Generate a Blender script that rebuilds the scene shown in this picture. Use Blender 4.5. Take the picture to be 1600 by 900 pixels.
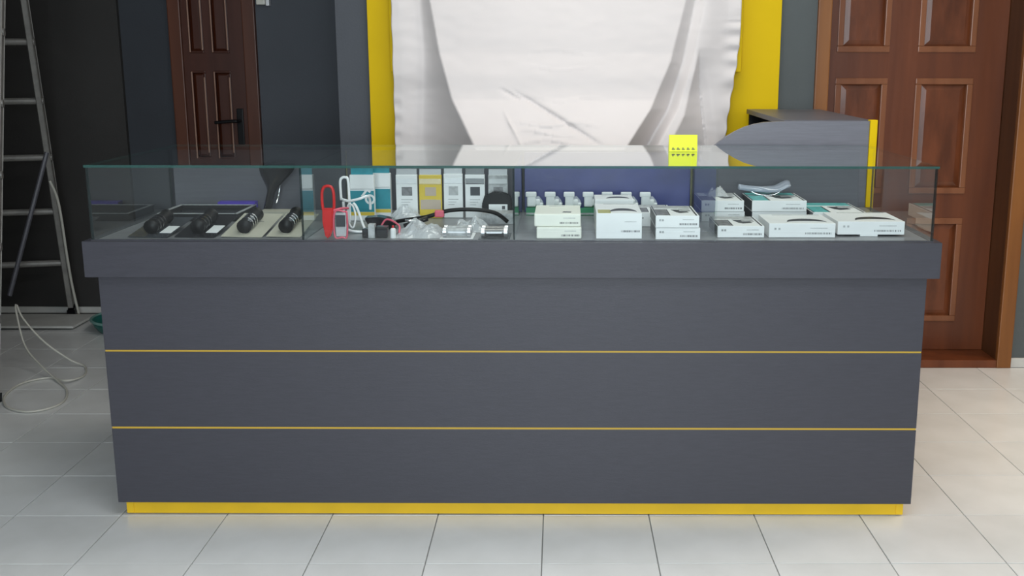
import bpy, bmesh, math, random
from mathutils import Vector, Matrix, noise
random.seed(4)
C = bpy.context.scene.collection
S = bpy.context.scene
for o in list(bpy.data.objects): bpy.data.objects.remove(o)

# ------------------------------------------------------------------ camera
yaw, pit, rol = -0.0024, 0.2098, 0.0014
cy, sy, cp, sp = math.cos(yaw), math.sin(yaw), math.cos(pit), math.sin(pit)
F = Vector((sy*cp, cy*cp, -sp)); R = Vector((cy, -sy, 0)); U = R.cross(F)
R2 = R*math.cos(rol) + U*math.sin(rol); U2 = -R*math.sin(rol) + U*math.cos(rol)
cd = bpy.data.cameras.new('camera'); cam = bpy.data.objects.new('camera', cd); C.objects.link(cam)
cam.matrix_world = Matrix(((R2.x, U2.x, -F.x, 0.1645), (R2.y, U2.y, -F.y, -3.156), (R2.z, U2.z, -F.z, 1.4033), (0, 0, 0, 1)))
cd.lens = 1694.58*36/1600; cd.sensor_width = 36; cd.shift_x = -82.9/1600; cd.clip_start = .05
S.camera = cam
# ------------------------------------------------------------------ world, lights, exposure
w = bpy.data.worlds.new('world'); S.world = w; w.use_nodes = True
w.node_tree.nodes['Background'].inputs[0].default_value = (.75, .85, 1, 1)
w.node_tree.nodes['Background'].inputs[1].default_value = .6
S.view_settings.view_transform = 'Standard'; S.view_settings.look = 'None'
S.view_settings.exposure = 0.0; S.view_settings.gamma = 1
def area(name, loc, tgt, sx, sy_, power, col, spread=180):
    l = bpy.data.lights.new(name, 'AREA'); l.shape = 'RECTANGLE'; l.size = sx; l.size_y = sy_; l.energy = power; l.color = col
    l.spread = math.radians(spread)
    o = bpy.data.objects.new(name, l); C.objects.link(o); o.location = loc
    o.rotation_euler = (Vector(tgt)-Vector(loc)).to_track_quat('-Z', 'Y').to_euler(); return o
area('shopfront_daylight', (.10, -5.6, 1.75), (.10, 0, 1.5), 2.6, 1.9, 165, (.85, .94, 1))
area('side_window_daylight', (3.17, .55, 1.75), (1.9, .45, 0), 1.5, 1.3, 15, (1, .80, .58), 105)
area('cloth_fill_light', (.25, .55, 2.88), (.25, .75, 0), 1.5, .5, 21, (1, .96, .92))  # added fill out of view, brightens the cloth and the case
area('front_fill_light', (.5, -1.4, 2.88), (.5, -1.4, 0), 2.0, .6, 30, (.95, .98, 1))  # added fill in front of the counter, out of view

# ------------------------------------------------------------------ materials
def nt(m): m.use_nodes = True; return m.node_tree
def mat(name, col, rough=.5, metal=0, var=0, vscale=8, bump=0, bscale=60, stretch=(1, 1, 1), spec=.5, coat=0, col2=None, sheen=0, trans=0, rnd=0, vdetail=3):
    m = bpy.data.materials.new(name); t = nt(m); b = t.nodes['Principled BSDF']; L = t.links
    b.inputs['Base Color'].default_value = (*col, 1); b.inputs['Roughness'].default_value = rough; b.inputs['Metallic'].default_value = metal
    b.inputs['Specular IOR Level'].default_value = spec; b.inputs['Coat Weight'].default_value = coat; b.inputs['Coat Roughness'].default_value = .08
    if sheen: b.inputs['Sheen Weight'].default_value = sheen
    tc = t.nodes.new('ShaderNodeTexCoord'); mp = t.nodes.new('ShaderNodeMapping'); mp.inputs['Scale'].default_value = stretch
    L.new(tc.outputs['Object'], mp.inputs['Vector'])
    if var or col2:
        n = t.nodes.new('ShaderNodeTexNoise'); n.inputs['Scale'].default_value = vscale; n.inputs['Detail'].default_value = vdetail
        L.new(mp.outputs[0], n.inputs['Vector'])
        r = t.nodes.new('ShaderNodeValToRGB'); r.color_ramp.elements[0].position = .35; r.color_ramp.elements[1].position = .65
        c2 = col2 or tuple(min(1, c*(1+var)) for c in col); c1 = col if col2 else tuple(c*(1-var) for c in col)
        r.color_ramp.elements[0].color = (*c1, 1); r.color_ramp.elements[1].color = (*c2, 1)
        L.new(n.outputs['Fac'], r.inputs[0]); out = r.outputs[0]
        if rnd:
            oi = t.nodes.new('ShaderNodeObjectInfo'); mr = t.nodes.new('ShaderNodeMapRange')
            mr.inputs[3].default_value = 1-rnd; mr.inputs[4].default_value = 1+rnd
            L.new(oi.outputs['Random'], mr.inputs[0])
            h = t.nodes.new('ShaderNodeHueSaturation'); L.new(mr.outputs[0], h.inputs['Value']); L.new(out, h.inputs['Color']); out = h.outputs[0]
        L.new(out, b.inputs['Base Color'])
    if bump:
        n2 = t.nodes.new('ShaderNodeTexNoise'); n2.inputs['Scale'].default_value = bscale; n2.inputs['Detail'].default_value = 4
        L.new(mp.outputs[0], n2.inputs['Vector'])
        bp = t.nodes.new('ShaderNodeBump'); bp.inputs['Strength'].default_value = bump; bp.inputs['Distance'].default_value = .004
        L.new(n2.outputs['Fac'], bp.inputs['Height']); L.new(bp.outputs[0], b.inputs['Normal'])
    return m
def glass_mat(name, tint, gain=1.0, rough=0.0):
    # thin pane: transparent for what passes, mirror for what both faces of the pane reflect
    m = bpy.data.materials.new(name); t = nt(m); L = t.links; t.nodes.remove(t.nodes['Principled BSDF'])
    out = [n for n in t.nodes if n.type == 'OUTPUT_MATERIAL'][0]
    tr = t.nodes.new('ShaderNodeBsdfTransparent'); tr.inputs[0].default_value = (*tint, 1)
    gl = t.nodes.new('ShaderNodeBsdfGlossy'); gl.inputs['Roughness'].default_value = rough; gl.inputs['Color'].default_value = (.97, 1, .99, 1)
    fr = t.nodes.new('ShaderNodeFresnel'); fr.inputs['IOR'].default_value = 1.5
    a = t.nodes.new('ShaderNodeMath'); a.operation = 'ADD'; a.inputs[1].default_value = 1; L.new(fr.outputs[0], a.inputs[0])
    d = t.nodes.new('ShaderNodeMath'); d.operation = 'DIVIDE'; L.new(fr.outputs[0], d.inputs[0]); L.new(a.outputs[0], d.inputs[1])
    k = t.nodes.new('ShaderNodeMath'); k.operation = 'MULTIPLY'; k.inputs[1].default_value = 2*gain; k.use_clamp = True; L.new(d.outputs[0], k.inputs[0])
    g = t.nodes.new('ShaderNodeNewGeometry'); s = t.nodes.new('ShaderNodeMath'); s.operation = 'SUBTRACT'; s.inputs[0].default_value = 1
    L.new(g.outputs['Backfacing'], s.inputs[1])
    q = t.nodes.new('ShaderNodeMath'); q.operation = 'MULTIPLY'; L.new(k.outputs[0], q.inputs[0]); L.new(s.outputs[0], q.inputs[1])
    mx = t.nodes.new('ShaderNodeMixShader'); L.new(q.outputs[0], mx.inputs[0]); L.new(tr.outputs[0], mx.inputs[1]); L.new(gl.outputs[0], mx.inputs[2])
    L.new(mx.outputs[0], out.inputs['Surface']); return m
def plastic_mat(name, amount, col=(.9, .93, .97), rough=.12):
    m = bpy.data.materials.new(name); t = nt(m); L = t.links; b = t.nodes['Principled BSDF']
    out = [n for n in t.nodes if n.type == 'OUTPUT_MATERIAL'][0]
    b.inputs['Base Color'].default_value = (*col, 1); b.inputs['Roughness'].default_value = rough; b.inputs['Specular IOR Level'].default_value = .9
    tr = t.nodes.new('ShaderNodeBsdfTransparent'); mx = t.nodes.new('ShaderNodeMixShader'); mx.inputs[0].default_value = amount
    L.new(tr.outputs[0], mx.inputs[1]); L.new(b.outputs[0], mx.inputs[2]); L.new(mx.outputs[0], out.inputs['Surface']); return m
def linear_wood(name, c1, c2, rough, scale=(1, 1, .08)):
    return mat(name, c1, rough, col2=c2, vscale=14, stretch=scale, bump=.15, bscale=30, spec=.5, vdetail=5)

M = {}
M['laminate'] = mat('charcoal_laminate', (.051, .0505, .063), .42, var=.05, vscale=34, stretch=(.5, 1, 5), bump=.12, bscale=150, spec=.45)
M['laminate_pale'] = mat('grey_laminate', (.105, .106, .125), .40, var=.05, vscale=22, stretch=(.25, 1, 5), bump=.1, bscale=150)
M['desk'] = mat('desk_laminate', (.165, .166, .195), .42, var=.05, vscale=30, stretch=(.4, 1, 5), bump=.1, bscale=150)
M['pale_saddle'] = mat('pale_glossy_cover', (.30, .33, .40), .16, spec=.8)
M['back_edge'] = mat('pale_yellow_edge', (.55, .50, .22), .4)
M['case_floor'] = mat('case_floor_laminate', (.20, .205, .22), .35, var=.08, vscale=20)
M['groove_dark'] = mat('dark_cavity', (.008, .008, .01), .8)
M['yellow'] = mat('yellow_edge', (.80, .50, .012), .35, var=.04)
M['yellow_board'] = mat('yellow_board', (.74, .505, .001), .5, var=.03, vscale=3, spec=.15)
M['yellow_line'] = mat('yellow_line', (.62, .40, .05), .35)
M['wall_dark'] = mat('dark_brown_grey_paint', (.030, .028, .026), .75, var=.15, vscale=2, bump=.15, bscale=120)
M['wall_black'] = mat('black_blue_paint', (.032, .037, .046), .7, var=.10, vscale=2, bump=.15, bscale=120)
M['wall_blue'] = mat('blue_grey_paint', (.075, .083, .098), .7, var=.06, vscale=2, bump=.15, bscale=120)
M['wall_grey'] = mat('grey_paint', (.085, .098, .100), .7, var=.06, vscale=2, bump=.15, bscale=120)
M['ceiling'] = mat('white_ceiling', (.75, .75, .74), .9)
M['plaster'] = mat('grey_plaster', (.20, .20, .20), .9)
M['tile'] = mat('white_floor_tile', (.68, .685, .67), .24, col2=(.74, .745, .735), vscale=5, rnd=.035, spec=.5)
M['grout'] = mat('grout', (.30, .30, .29), .9)
M['tile_base'] = mat('skirting_tile', (.55, .55, .52), .4, var=.08)
M['wood_door'] = linear_wood('red_brown_door_wood', (.115, .029, .008), (.165, .044, .013), .38)
M['wood_panel'] = linear_wood('door_panel_wood', (.10, .026, .007), (.18, .050, .016), .34, (1.2, 1, .35))
M['wood_bead'] = linear_wood('door_bead_wood', (.20, .068, .026), (.27, .10, .042), .32)
M['wood_frame'] = linear_wood('orange_frame_wood', (.18, .062, .012), (.25, .092, .018), .4)
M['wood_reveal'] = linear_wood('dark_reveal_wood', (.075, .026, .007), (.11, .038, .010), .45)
M['wood_dark'] = linear_wood('dark_red_wood', (.050, .0105, .0035), (.070, .016, .006), .45)
M['wood_dark_frame'] = linear_wood('dark_frame_wood', (.085, .024, .010), (.12, .036, .015), .45)
M['wood_dark_edge'] = linear_wood('edge_highlight_wood', (.28, .15, .10), (.36, .21, .15), .45)  # pale tone painted for light catching the panel edges
M['black'] = mat('black_rubber', (.006, .006, .007), .42, spec=.3)
M['black_gloss'] = mat('black_plastic', (.015, .015, .018), .18, spec=.7)
M['alu'] = mat('worn_aluminium', (.33, .32, .30), .5, metal=.5, var=.12, vscale=20)
M['chrome'] = mat('chrome', (.85, .86, .88), .12, metal=1)
M['satin'] = mat('satin_metal', (.6, .6, .62), .38, metal=1)
M['white_card'] = mat('white_card', (.88, .89, .90), .38, var=.02)
M['cream_card'] = mat('cream_card', (.87, .88, .80), .42, var=.02)
M['dull_card'] = mat('dull_cream_card', (.48, .46, .38), .6, var=.05)
M['grey_print'] = mat('grey_print', (.17, .17, .18), .4, var=.5, vscale=60)
M['mid_print'] = mat('pale_grey_print', (.42, .43, .44), .4, var=.25, vscale=60)
M['dark_print'] = mat('dark_print', (.035, .04, .05), .4)
M['ink'] = mat('black_ink', (.06, .06, .07), .5)
M['olive_print'] = mat('olive_print', (.42, .40, .16), .5)
M['teal_print'] = mat('teal_print', (.10, .42, .42), .4, var=.2, vscale=50)
M['teal'] = mat('teal_card', (.012, .26, .33), .4, var=.08, vscale=40)
M['navy'] = mat('navy_carton', (.045, .055, .21), .28, var=.15, vscale=6, bump=.3, bscale=8)
M['green'] = mat('green_card', (.01, .22, .09), .4)
M['red'] = mat('red_plastic', (.62, .02, .02), .25)
M['pink'] = mat('pink_plastic', (.72, .12, .18), .3)
M['white_plastic'] = mat('white_plastic', (.85, .86, .87), .2)
M['purple'] = mat('violet_card', (.07, .035, .42), .4)
M['blue_card'] = mat('pale_violet_card', (.30, .30, .50), .5)
M['sign'] = mat('fluorescent_yellow_card', (.80, .86, .0), .4)
M['pack_yellow'] = mat('yellow_packet', (.75, .55, .05), .4)
M['skin_print'] = mat('beige_print', (.55, .45, .36), .5)
M['smoke'] = mat('smoky_tray', (.05, .055, .065), .2, spec=.8)
M['cable'] = mat('white_cable', (.55, .54, .48), .5)
M['teal_basin'] = mat('teal_plastic', (.01, .12, .10), .35)
M['rim'] = mat('pale_green_plastic', (.16, .30, .27), .4)
M['switch'] = mat('white_switch', (.70, .69, .62), .4)
M['glass'] = glass_mat('clear_glass', (.965, .985, .98), .95)
M['glass_top'] = glass_mat('top_glass', (.93, .96, .95), 1.08)
M['glass_edge'] = plastic_mat('green_glass_edge', .80, (.028, .10, .088), .10)
M['glass_edge_dark'] = plastic_mat('dark_glass_edge', .85, (.010, .022, .024), .1)
M['clear_plastic'] = plastic_mat('clear_plastic', .34)
M['wrap'] = plastic_mat('crinkled_plastic', .30)
# white satin cloth, faint translucency
M['cloth'] = mat('white_satin', (.75, .705, .69), .45, var=.015, vscale=2, bump=.12, bscale=9, spec=.25, stretch=(1, 1, 3), sheen=.15)

# ------------------------------------------------------------------ mesh helpers
class MB:
    def __init__(s): s.b = bmesh.new()
    def box(s, x0, x1, y0, y1, z0, z1, bev=0, mi=0):
        r = bmesh.ops.create_cube(s.b, size=1); vs = r['verts']
        for v in vs: v.co = Vector(((x0+x1)/2+v.co.x*(x1-x0), (y0+y1)/2+v.co.y*(y1-y0), (z0+z1)/2+v.co.z*(z1-z0)))
        if bev:
            es = list({e for v in vs for e in v.link_edges})
            bmesh.ops.bevel(s.b, geom=es, offset=bev, segments=2, affect='EDGES', profile=.6)
        return s
    def obox(s, c, ax, ay, az, sx, sy_, sz, bev=0):   # oriented box
        r = bmesh.ops.create_cube(s.b, size=1); vs = r['verts']
        for v in vs: v.co = Vector(c) + Vector(ax)*v.co.x*sx + Vector(ay)*v.co.y*sy_ + Vector(az)*v.co.z*sz
        if bev:
            es = list({e for v in vs for e in v.link_edges}); bmesh.ops.bevel(s.b, geom=es, offset=bev, segments=1, affect='EDGES')
        return s
    def prism(s, pts, axis, a, b):                    # polygon extruded along an axis
        def P(p, t): return {'y': Vector((p[0], t, p[1])), 'z': Vector((p[0], p[1], t)), 'x': Vector((t, p[0], p[1]))}[axis]
        v0 = [s.b.verts.new(P(p, a)) for p in pts]; v1 = [s.b.verts.new(P(p, b)) for p in pts]; n = len(pts)
        s.b.faces.new(v0); s.b.faces.new(v1[::-1])
        for i in range(n): s.b.faces.new((v0[i], v1[i], v1[(i+1) % n], v0[(i+1) % n]))
        return s
    def tube(s, pts, r, n=10, closed=False, flat=None):
        pts = [Vector(p) for p in pts]; rings = []; m = len(pts); rr = r if hasattr(r, '__len__') else [r]*m
        prev = None
        for i, p in enumerate(pts):
            a = pts[(i-1) % m] if (i or closed) else p; b = pts[(i+1) % m] if (i < m-1 or closed) else p
            t = (b-a).normalized()
            if prev is None: prev = t.orthogonal().normalized()
            prev = (prev - t*prev.dot(t)); prev = prev.normalized() if prev.length > 1e-6 else t.orthogonal().normalized()
            q = t.cross(prev)
            rings.append([s.b.verts.new(p + (prev*math.cos(k*2*math.pi/n) + q*math.sin(k*2*math.pi/n))*rr[i]) for k in range(n)])
        for i in range(m if closed else m-1):
            A, B = rings[i], rings[(i+1) % m]
            for k in range(n):
                try: s.b.faces.new((A[k], A[(k+1) % n], B[(k+1) % n], B[k]))
                except ValueError: pass
        if not closed: s.b.faces.new(rings[0][::-1]); s.b.faces.new(rings[-1])
        return s
    def build(s, name, m, parent=None, smooth=False, loc=None):
        bmesh.ops.recalc_face_normals(s.b, faces=s.b.faces[:])
        me = bpy.data.meshes.new(name); s.b.to_mesh(me); s.b.free()
        for mm in (m if isinstance(m, (list, tuple)) else [m]): me.materials.append(mm)
        if smooth:
            for f in me.polygons: f.use_smooth = True
        o = bpy.data.objects.new(name, me); C.objects.link(o)
        if parent:
            o.parent = parent; W = WORLD[parent.name]; me.transform(Matrix.Translation(-W)) ; WORLD[o.name] = W
            if parent.type == 'EMPTY': pass
        else:
            WORLD[o.name] = Vector((0, 0, 0))
            c = sum((v.co for v in me.vertices), Vector())/len(me.vertices); zb = min(v.co.z for v in me.vertices); c.z = zb
            me.transform(Matrix.Translation(-c)); o.location = c; WORLD[o.name] = c
        return o
WORLD = {}
def thing(name, loc, label, cat, group=None):
    o = bpy.data.objects.new(name, None); C.objects.link(o); o.location = loc; o.empty_display_size = .05
    WORLD[o.name] = Vector(loc); tag(o, label, cat, group); return o
def tag(o, label, cat, group=None):
    o['label'] = label; o['category'] = cat
    if group: o['group'] = group
    return o
def struct(o): o['kind'] = 'structure'; return o
def bx(name, m, parent, *a, bev=0, **k): return MB().box(*a, bev=bev).build(name, m, parent, **k)
def spline(pts, n=8, closed=False):
    pts = [Vector(p) for p in pts]; out = []; m = len(pts)
    for i in range(m if closed else m-1):
        p0 = pts[(i-1) % m] if closed else pts[max(i-1, 0)]; p1 = pts[i]; p2 = pts[(i+1) % m]
        p3 = pts[(i+2) % m] if closed else pts[min(i+2, m-1)]
        for k in range(n):
            t = k/n; out.append(.5*((2*p1)+(p2-p0)*t+(2*p0-5*p1+4*p2-p3)*t*t+(3*p1-p0-3*p2+p3)*t**3))
    if not closed: out.append(pts[-1])
    return out

# ================================================================== SETTING
XL, XR, YF = -3.3, 3.25, -5.7
floor = struct(MB().box(XL, XR, YF, 3.0, -.06, -.006).build('floor', M['grout']))
T = .33; ta, gx, gy = .0079, .0901, .0153
ca, sa = math.cos(ta), math.sin(ta)
def grid(i, j):
    x, y = (i-6)*T, (j-1)*T
    return gx+x*ca-y*sa, gy+x*sa+y*ca
tb = MB().box(-T/2+.0016, T/2-.0016, -T/2+.0016, T/2-.0016, -.009, 0, bev=.0012)
tile0 = tb.build('tile', M['tile']); tm = tile0.data; bpy.data.objects.remove(tile0)
zmin = min(v.co.z for v in tm.vertices); tm.transform(Matrix.Translation((0, 0, -.009-zmin)))
FW = WORLD['floor']
far = MB()
for j in range(-16, 9):
    for i in range(-5, 16):
        x, y = grid(i+.5, j+.5)
        if x-T/2 < XL+.01 or x+T/2 > XR-.01 or y+T/2 > 2.98 or y-T/2 < YF: continue
        if x > -.85 and y > 1.84: continue
        if -2 < j and -1.05 < y:
            o = bpy.data.objects.new('tile', tm); C.objects.link(o); o.parent = floor
            o.location = Vector((x, y, random.uniform(-.0004, .0004)))-FW; o.rotation_euler = (0, 0, ta)
        else:
            far.obox((x, y, -.0045), (ca, sa, 0), (-sa, ca, 0), (0, 0, 1), T-.0032, T-.0032, .009)
f2 = far.build('tile', M['tile'], floor); f2['kind'] = 'stuff'

H = 2.95
# back wall of the recess (left), a shallow step in it at the left
struct(MB().box(-2.223, -.80, 2.78, 2.95, 0, H).build('wall_back', M['wall_black']))
struct(MB().box(XL-.1, -2.223, 2.752, 2.95, 0, H).build('wall_back_left', M['wall_dark']))
struct(MB().box(-1.50, -.80, 2.765, 2.78, 0, H).build('wall_back_centre', M['wall_blue']))
# projecting wall with the big door
struct(MB().box(-.847, 1.275, 1.695, 1.83, 0, H).build('wall_front_centre', M['wall_blue']))
struct(MB().box(-.847, -.80, 1.83, 2.78, 0, H).build('wall_return', M['wall_blue']))
struct(MB().box(1.09, 1.275, 1.690, 1.695, 0, H).build('wall_strip', M['wall_grey']))
struct(MB().box(2.18, XR, 1.695, 1.83, 0, H).build('wall_right_of_door', M['wall_grey']))
struct(MB().box(1.275, 2.18, 1.695, 1.83, 2.14, H).build('wall_above_door', M['wall_grey']))
struct(MB().box(1.20, 2.30, 1.93, 1.97, 0, H).build('wall_behind_door', M['wall_dark']))
struct(MB().box(XL-.1, XL, YF, 2.752, 0, H).build('wall_left', M['wall_dark']))
struct(MB().box(-2.12, -2.02, YF, .45, 0, H).build('shade_partition', M['plaster']))  # unseen partition, added to keep daylight off the left recess
# right wall with a window opening
g = MB(); g.box(XR, XR+.1, YF, -.25, 0, H); g.box(XR, XR+.1, 1.35, 1.83, 0, H); g.box(XR, XR+.1, -.25, 1.35, 0, 1.05); g.box(XR, XR+.1, -.25, 1.35, 2.45, H)
struct(g.build('wall_right', M['plaster']))
g = MB(); g.box(XR-.02, XR+.06, -.30, -.22, 1.0, 2.5); g.box(XR-.02, XR+.06, 1.32, 1.40, 1.0, 2.5); g.box(XR-.02, XR+.06, -.22, 1.32, 1.0, 1.08); g.box(XR-.02, XR+.06, -.22, 1.32, 2.42, 2.5)
struct(g.build('window_1', M['white_plastic']))
g = MB(); g.box(XL, -1.23, YF-.1, YF, 0, H); g.box(1.43, XR, YF-.1, YF, 0, H); g.box(-1.23, 1.43, YF-.1, YF, 0, .78); g.box(-1.23, 1.43, YF-.1, YF, 2.72, H)
struct(g.build('wall_front', M['plaster']))
g = MB()
for x in (-1.23, -.35, .52, 1.38): g.box(x, x+.05, YF-.08, YF+.02, .78, 2.72)
struct(g.build('window_2', M['alu']))
struct(MB().box(XL-.1, XR+.1, YF-.1, 3.0, H, H+.08).build('ceiling', M['ceiling']))
struct(MB().box(XL, -2.223, 2.740, 2.752, 0, .034, bev=.002).build('baseboard_back', M['tile_base']))
struct(MB().box(-2.223, -1.955, 2.768, 2.78, 0, .034, bev=.002).build('baseboard_back_centre', M['tile_base']))
struct(MB().box(2.212, XR, 1.683, 1.695, 0, .045, bev=.002).build('baseboard_right', M['tile_base']))

# ---- big red-brown door on the right
d = thing('door_1', (1.72, 1.69, 0), '', ''); del d['label'], d['category']; d['kind'] = 'structure'
WZ = 2.10
bx('door_casing', M['wood_frame'], d, 1.245, 1.305, 1.672, 1.86, 0, WZ+.05, bev=.005)
bx('door_casing', M['wood_frame'], d, 2.146, 2.212, 1.672, 1.70, 0, WZ+.05, bev=.005)
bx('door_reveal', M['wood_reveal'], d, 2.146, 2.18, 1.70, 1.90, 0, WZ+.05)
bx('door_casing', M['wood_frame'], d, 1.305, 2.146, 1.672, 1.86, WZ, WZ+.06, bev=.005)
bx('threshold', M['wood_door'], d, 1.305, 2.146, 1.676, 1.90, 0, .037, bev=.003)
def panelled(d, x0, x1, y, z0, z1, cols, rows, ms, th=.04, bead=.024, fieldin=.05):
    """stile-and-rail leaf: rails/stiles as one sheet with real openings, recessed raised-field panels and beads"""
    xs = [x0]+[v for c in cols for v in c]+[x1]; g = MB()
    g.box(x0, cols[0][0], y, y+th, z0, z1)
    for k in range(len(cols)):
        nx = cols[k+1][0] if k+1 < len(cols) else x1
        g.box(cols[k][1], nx, y, y+th, z0, z1)
    for c in cols:
        edges = [z0]+[v for r in rows for v in r]+[z1]
        for k in range(0, len(edges), 2):
            g.box(c[0], c[1], y+.0005, y+th, edges[k], edges[k+1])
    leaf = g.build('door_leaf', ms[0], d)
    for c in cols:
        for r in rows:
            b = MB()
            for (a0, a1, b0, b1) in ((c[0]-.004, c[1]+.004, r[0]-.004, r[0]+bead), (c[0]-.004, c[1]+.004, r[1]-bead, r[1]+.004), (c[0]-.004, c[0]+bead, r[0]+bead, r[1]-bead), (c[1]-bead, c[1]+.004, r[0]+bead, r[1]-bead)):
                b.box(a0, a1, y-.007, y+.02, b0, b1, bev=.004)
            p = MB(); f = fieldin
            # recessed panel with bevelled raised field
            A = [(c[0], r[0]), (c[1], r[0]), (c[1], r[1]), (c[0], r[1])]; B = [(c[0]+f, r[0]+f), (c[1]-f, r[0]+f), (c[1]-f, r[1]-f), (c[0]+f, r[1]-f)]
            va = [p.b.verts.new((q[0], y+.018, q[1])) for q in A]; vb = [p.b.verts.new((q[0], y+.006, q[1])) for q in B]; vc = [p.b.verts.new((q[0], y+.03, q[1])) for q in A]
            for i in range(4): p.b.faces.new((va[i], va[(i+1) % 4], vb[(i+1) % 4], vb[i])); p.b.faces.new((vc[i], vc[(i+1) % 4], va[(i+1) % 4], va[i]))
            p.b.faces.new(vb); p.b.faces.new(vc[::-1])
            po = p.build('panel', ms[1], d); b.build('bead', ms[2], po)
    return leaf
panelled(d, 1.307, 2.144, 1.862, .039, WZ, [(1.382, 1.612), (1.747, 2.000)], [(.182, .668), (.790, 1.308), (1.430, 1.98)], (M['wood_door'], M['wood_panel'], M['wood_bead']))

# ---- narrow dark door at the left
d = thing('door_2', (-1.72, 2.78, 0), '', ''); del d['label'], d['category']; d['kind'] = 'structure'
bx('door_casing', M['wood_dark_frame'], d, -1.952, -1.885, 2.735, 2.78, 0, 2.16, bev=.005)
bx('door_casing', M['wood_dark_frame'], d, -1.560, -1.492, 2.735, 2.78, 0, 2.16, bev=.005)
bx('door_casing', M['wood_dark_frame'], d, -1.952, -1.492, 2.735, 2.78, 2.1, 2.16, bev=.005)
cols = [(-1.848, -1.776), (-1.728, -1.642)]; rows = [(.20, 1.325), (1.425, 2.02)]
panelled(d, -1.884, -1.561, 2.750, .01, 2.098, cols, rows, (M['wood_dark'], M['wood_dark'], M['wood_dark']), th=.025, bead=.008, fieldin=.02)
for c in cols:
    for r in rows:
        for k, x in enumerate((c[0], c[1]-.006)):
            o = bx('panel_edge_highlight', M['wood_dark_edge'], d, x, x+.007, 2.738, 2.752, r[0]+.01*k, r[1]-.03*k, bev=.002)  # pale strips paint the light caught along the panel edges
            o['label'] = 'painted highlight along the vertical edge of the panel'
h = MB(); h.box(-1.618, -1.582, 2.738, 2.75, .93, 1.13, bev=.004); hp = h.build('handle_plate', M['black'], d)
MB().tube(spline([(-1.60, 2.742, 1.065), (-1.60, 2.69, 1.065), (-1.63, 2.683, 1.066), (-1.72, 2.685, 1.058)]), .009, 8).build('door_handle', M['black'], hp, smooth=True)

# ---- yellow board and boxed yellow sign behind the cloth
tag(MB().box(-.703, 1.085, 1.662, 1.688, .06, 2.5, bev=.002).build('yellow_board', M['yellow_board']), 'flat yellow board on the grey wall behind the white cloth', 'board')
tag(MB().box(-.598, .908, 1.602, 1.661, 1.342, 2.4, bev=.002).build('yellow_sign_box', M['yellow_board']), 'shallow yellow box mounted on the yellow board, covered by white cloth', 'sign')

# ---- hanging cloth
def lerp(a, b, t): return a+(b-a)*t
def smooth(a, b, x):
    t = max(0, min(1, (x-a)/(b-a) if b != a else 0)); return t*t*(3-2*t)
def curve_x(pts, z):
    for (x0, z0), (x1, z1) in zip(pts, pts[1:]):
        if z <= z0 and z >= z1: return lerp(x0, x1, (z0-z)/(z0-z1))
    return pts[0][0] if z > pts[0][1] else pts[-1][0]+(pts[-1][0]-pts[-2][0])*(pts[-1][1]-z)/(pts[-2][1]-pts[-1][1])
ridgeL = [(-.47, 2.3), (-.425, 1.66), (-.385, 1.42), (-.335, 1.23), (-.23, 1.02)]
startL = [(-.50, 2.3), (-.462, 1.66), (-.45, 1.42), (-.455, 1.23), (-.47, 1.02)]
ridgeR = [(.80, 2.3), (.668, 1.66), (.60, 1.38), (.52, 1.19), (.405, 1.02)]
endR = [(.84, 2.3), (.703, 1.66), (.652, 1.38), (.595, 1.19), (.50, 1.02)]
ridge3 = [(.72, 1.42), (.70, 1.32), (.665, 1.16), (.595, 1.02)]
end3 = [(.722, 1.42), (.725, 1.32), (.745, 1.16), (.765, 1.02)]
def seg_crease(x, z, a, b, wdt, amp):
    ax, az = a; bx_, bz = b; dx, dz = bx_-ax, bz-az; L = math.hypot(dx, dz)
    t = ((x-ax)*dx+(z-az)*dz)/L/L; n = ((x-ax)*-dz+(z-az)*dx)/L
    if t < 0 or t > 1: return 0
    return amp*math.sin(math.pi*t)*math.exp(-(n/wdt)**2)*(1 if n > 0 else .3)
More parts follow.
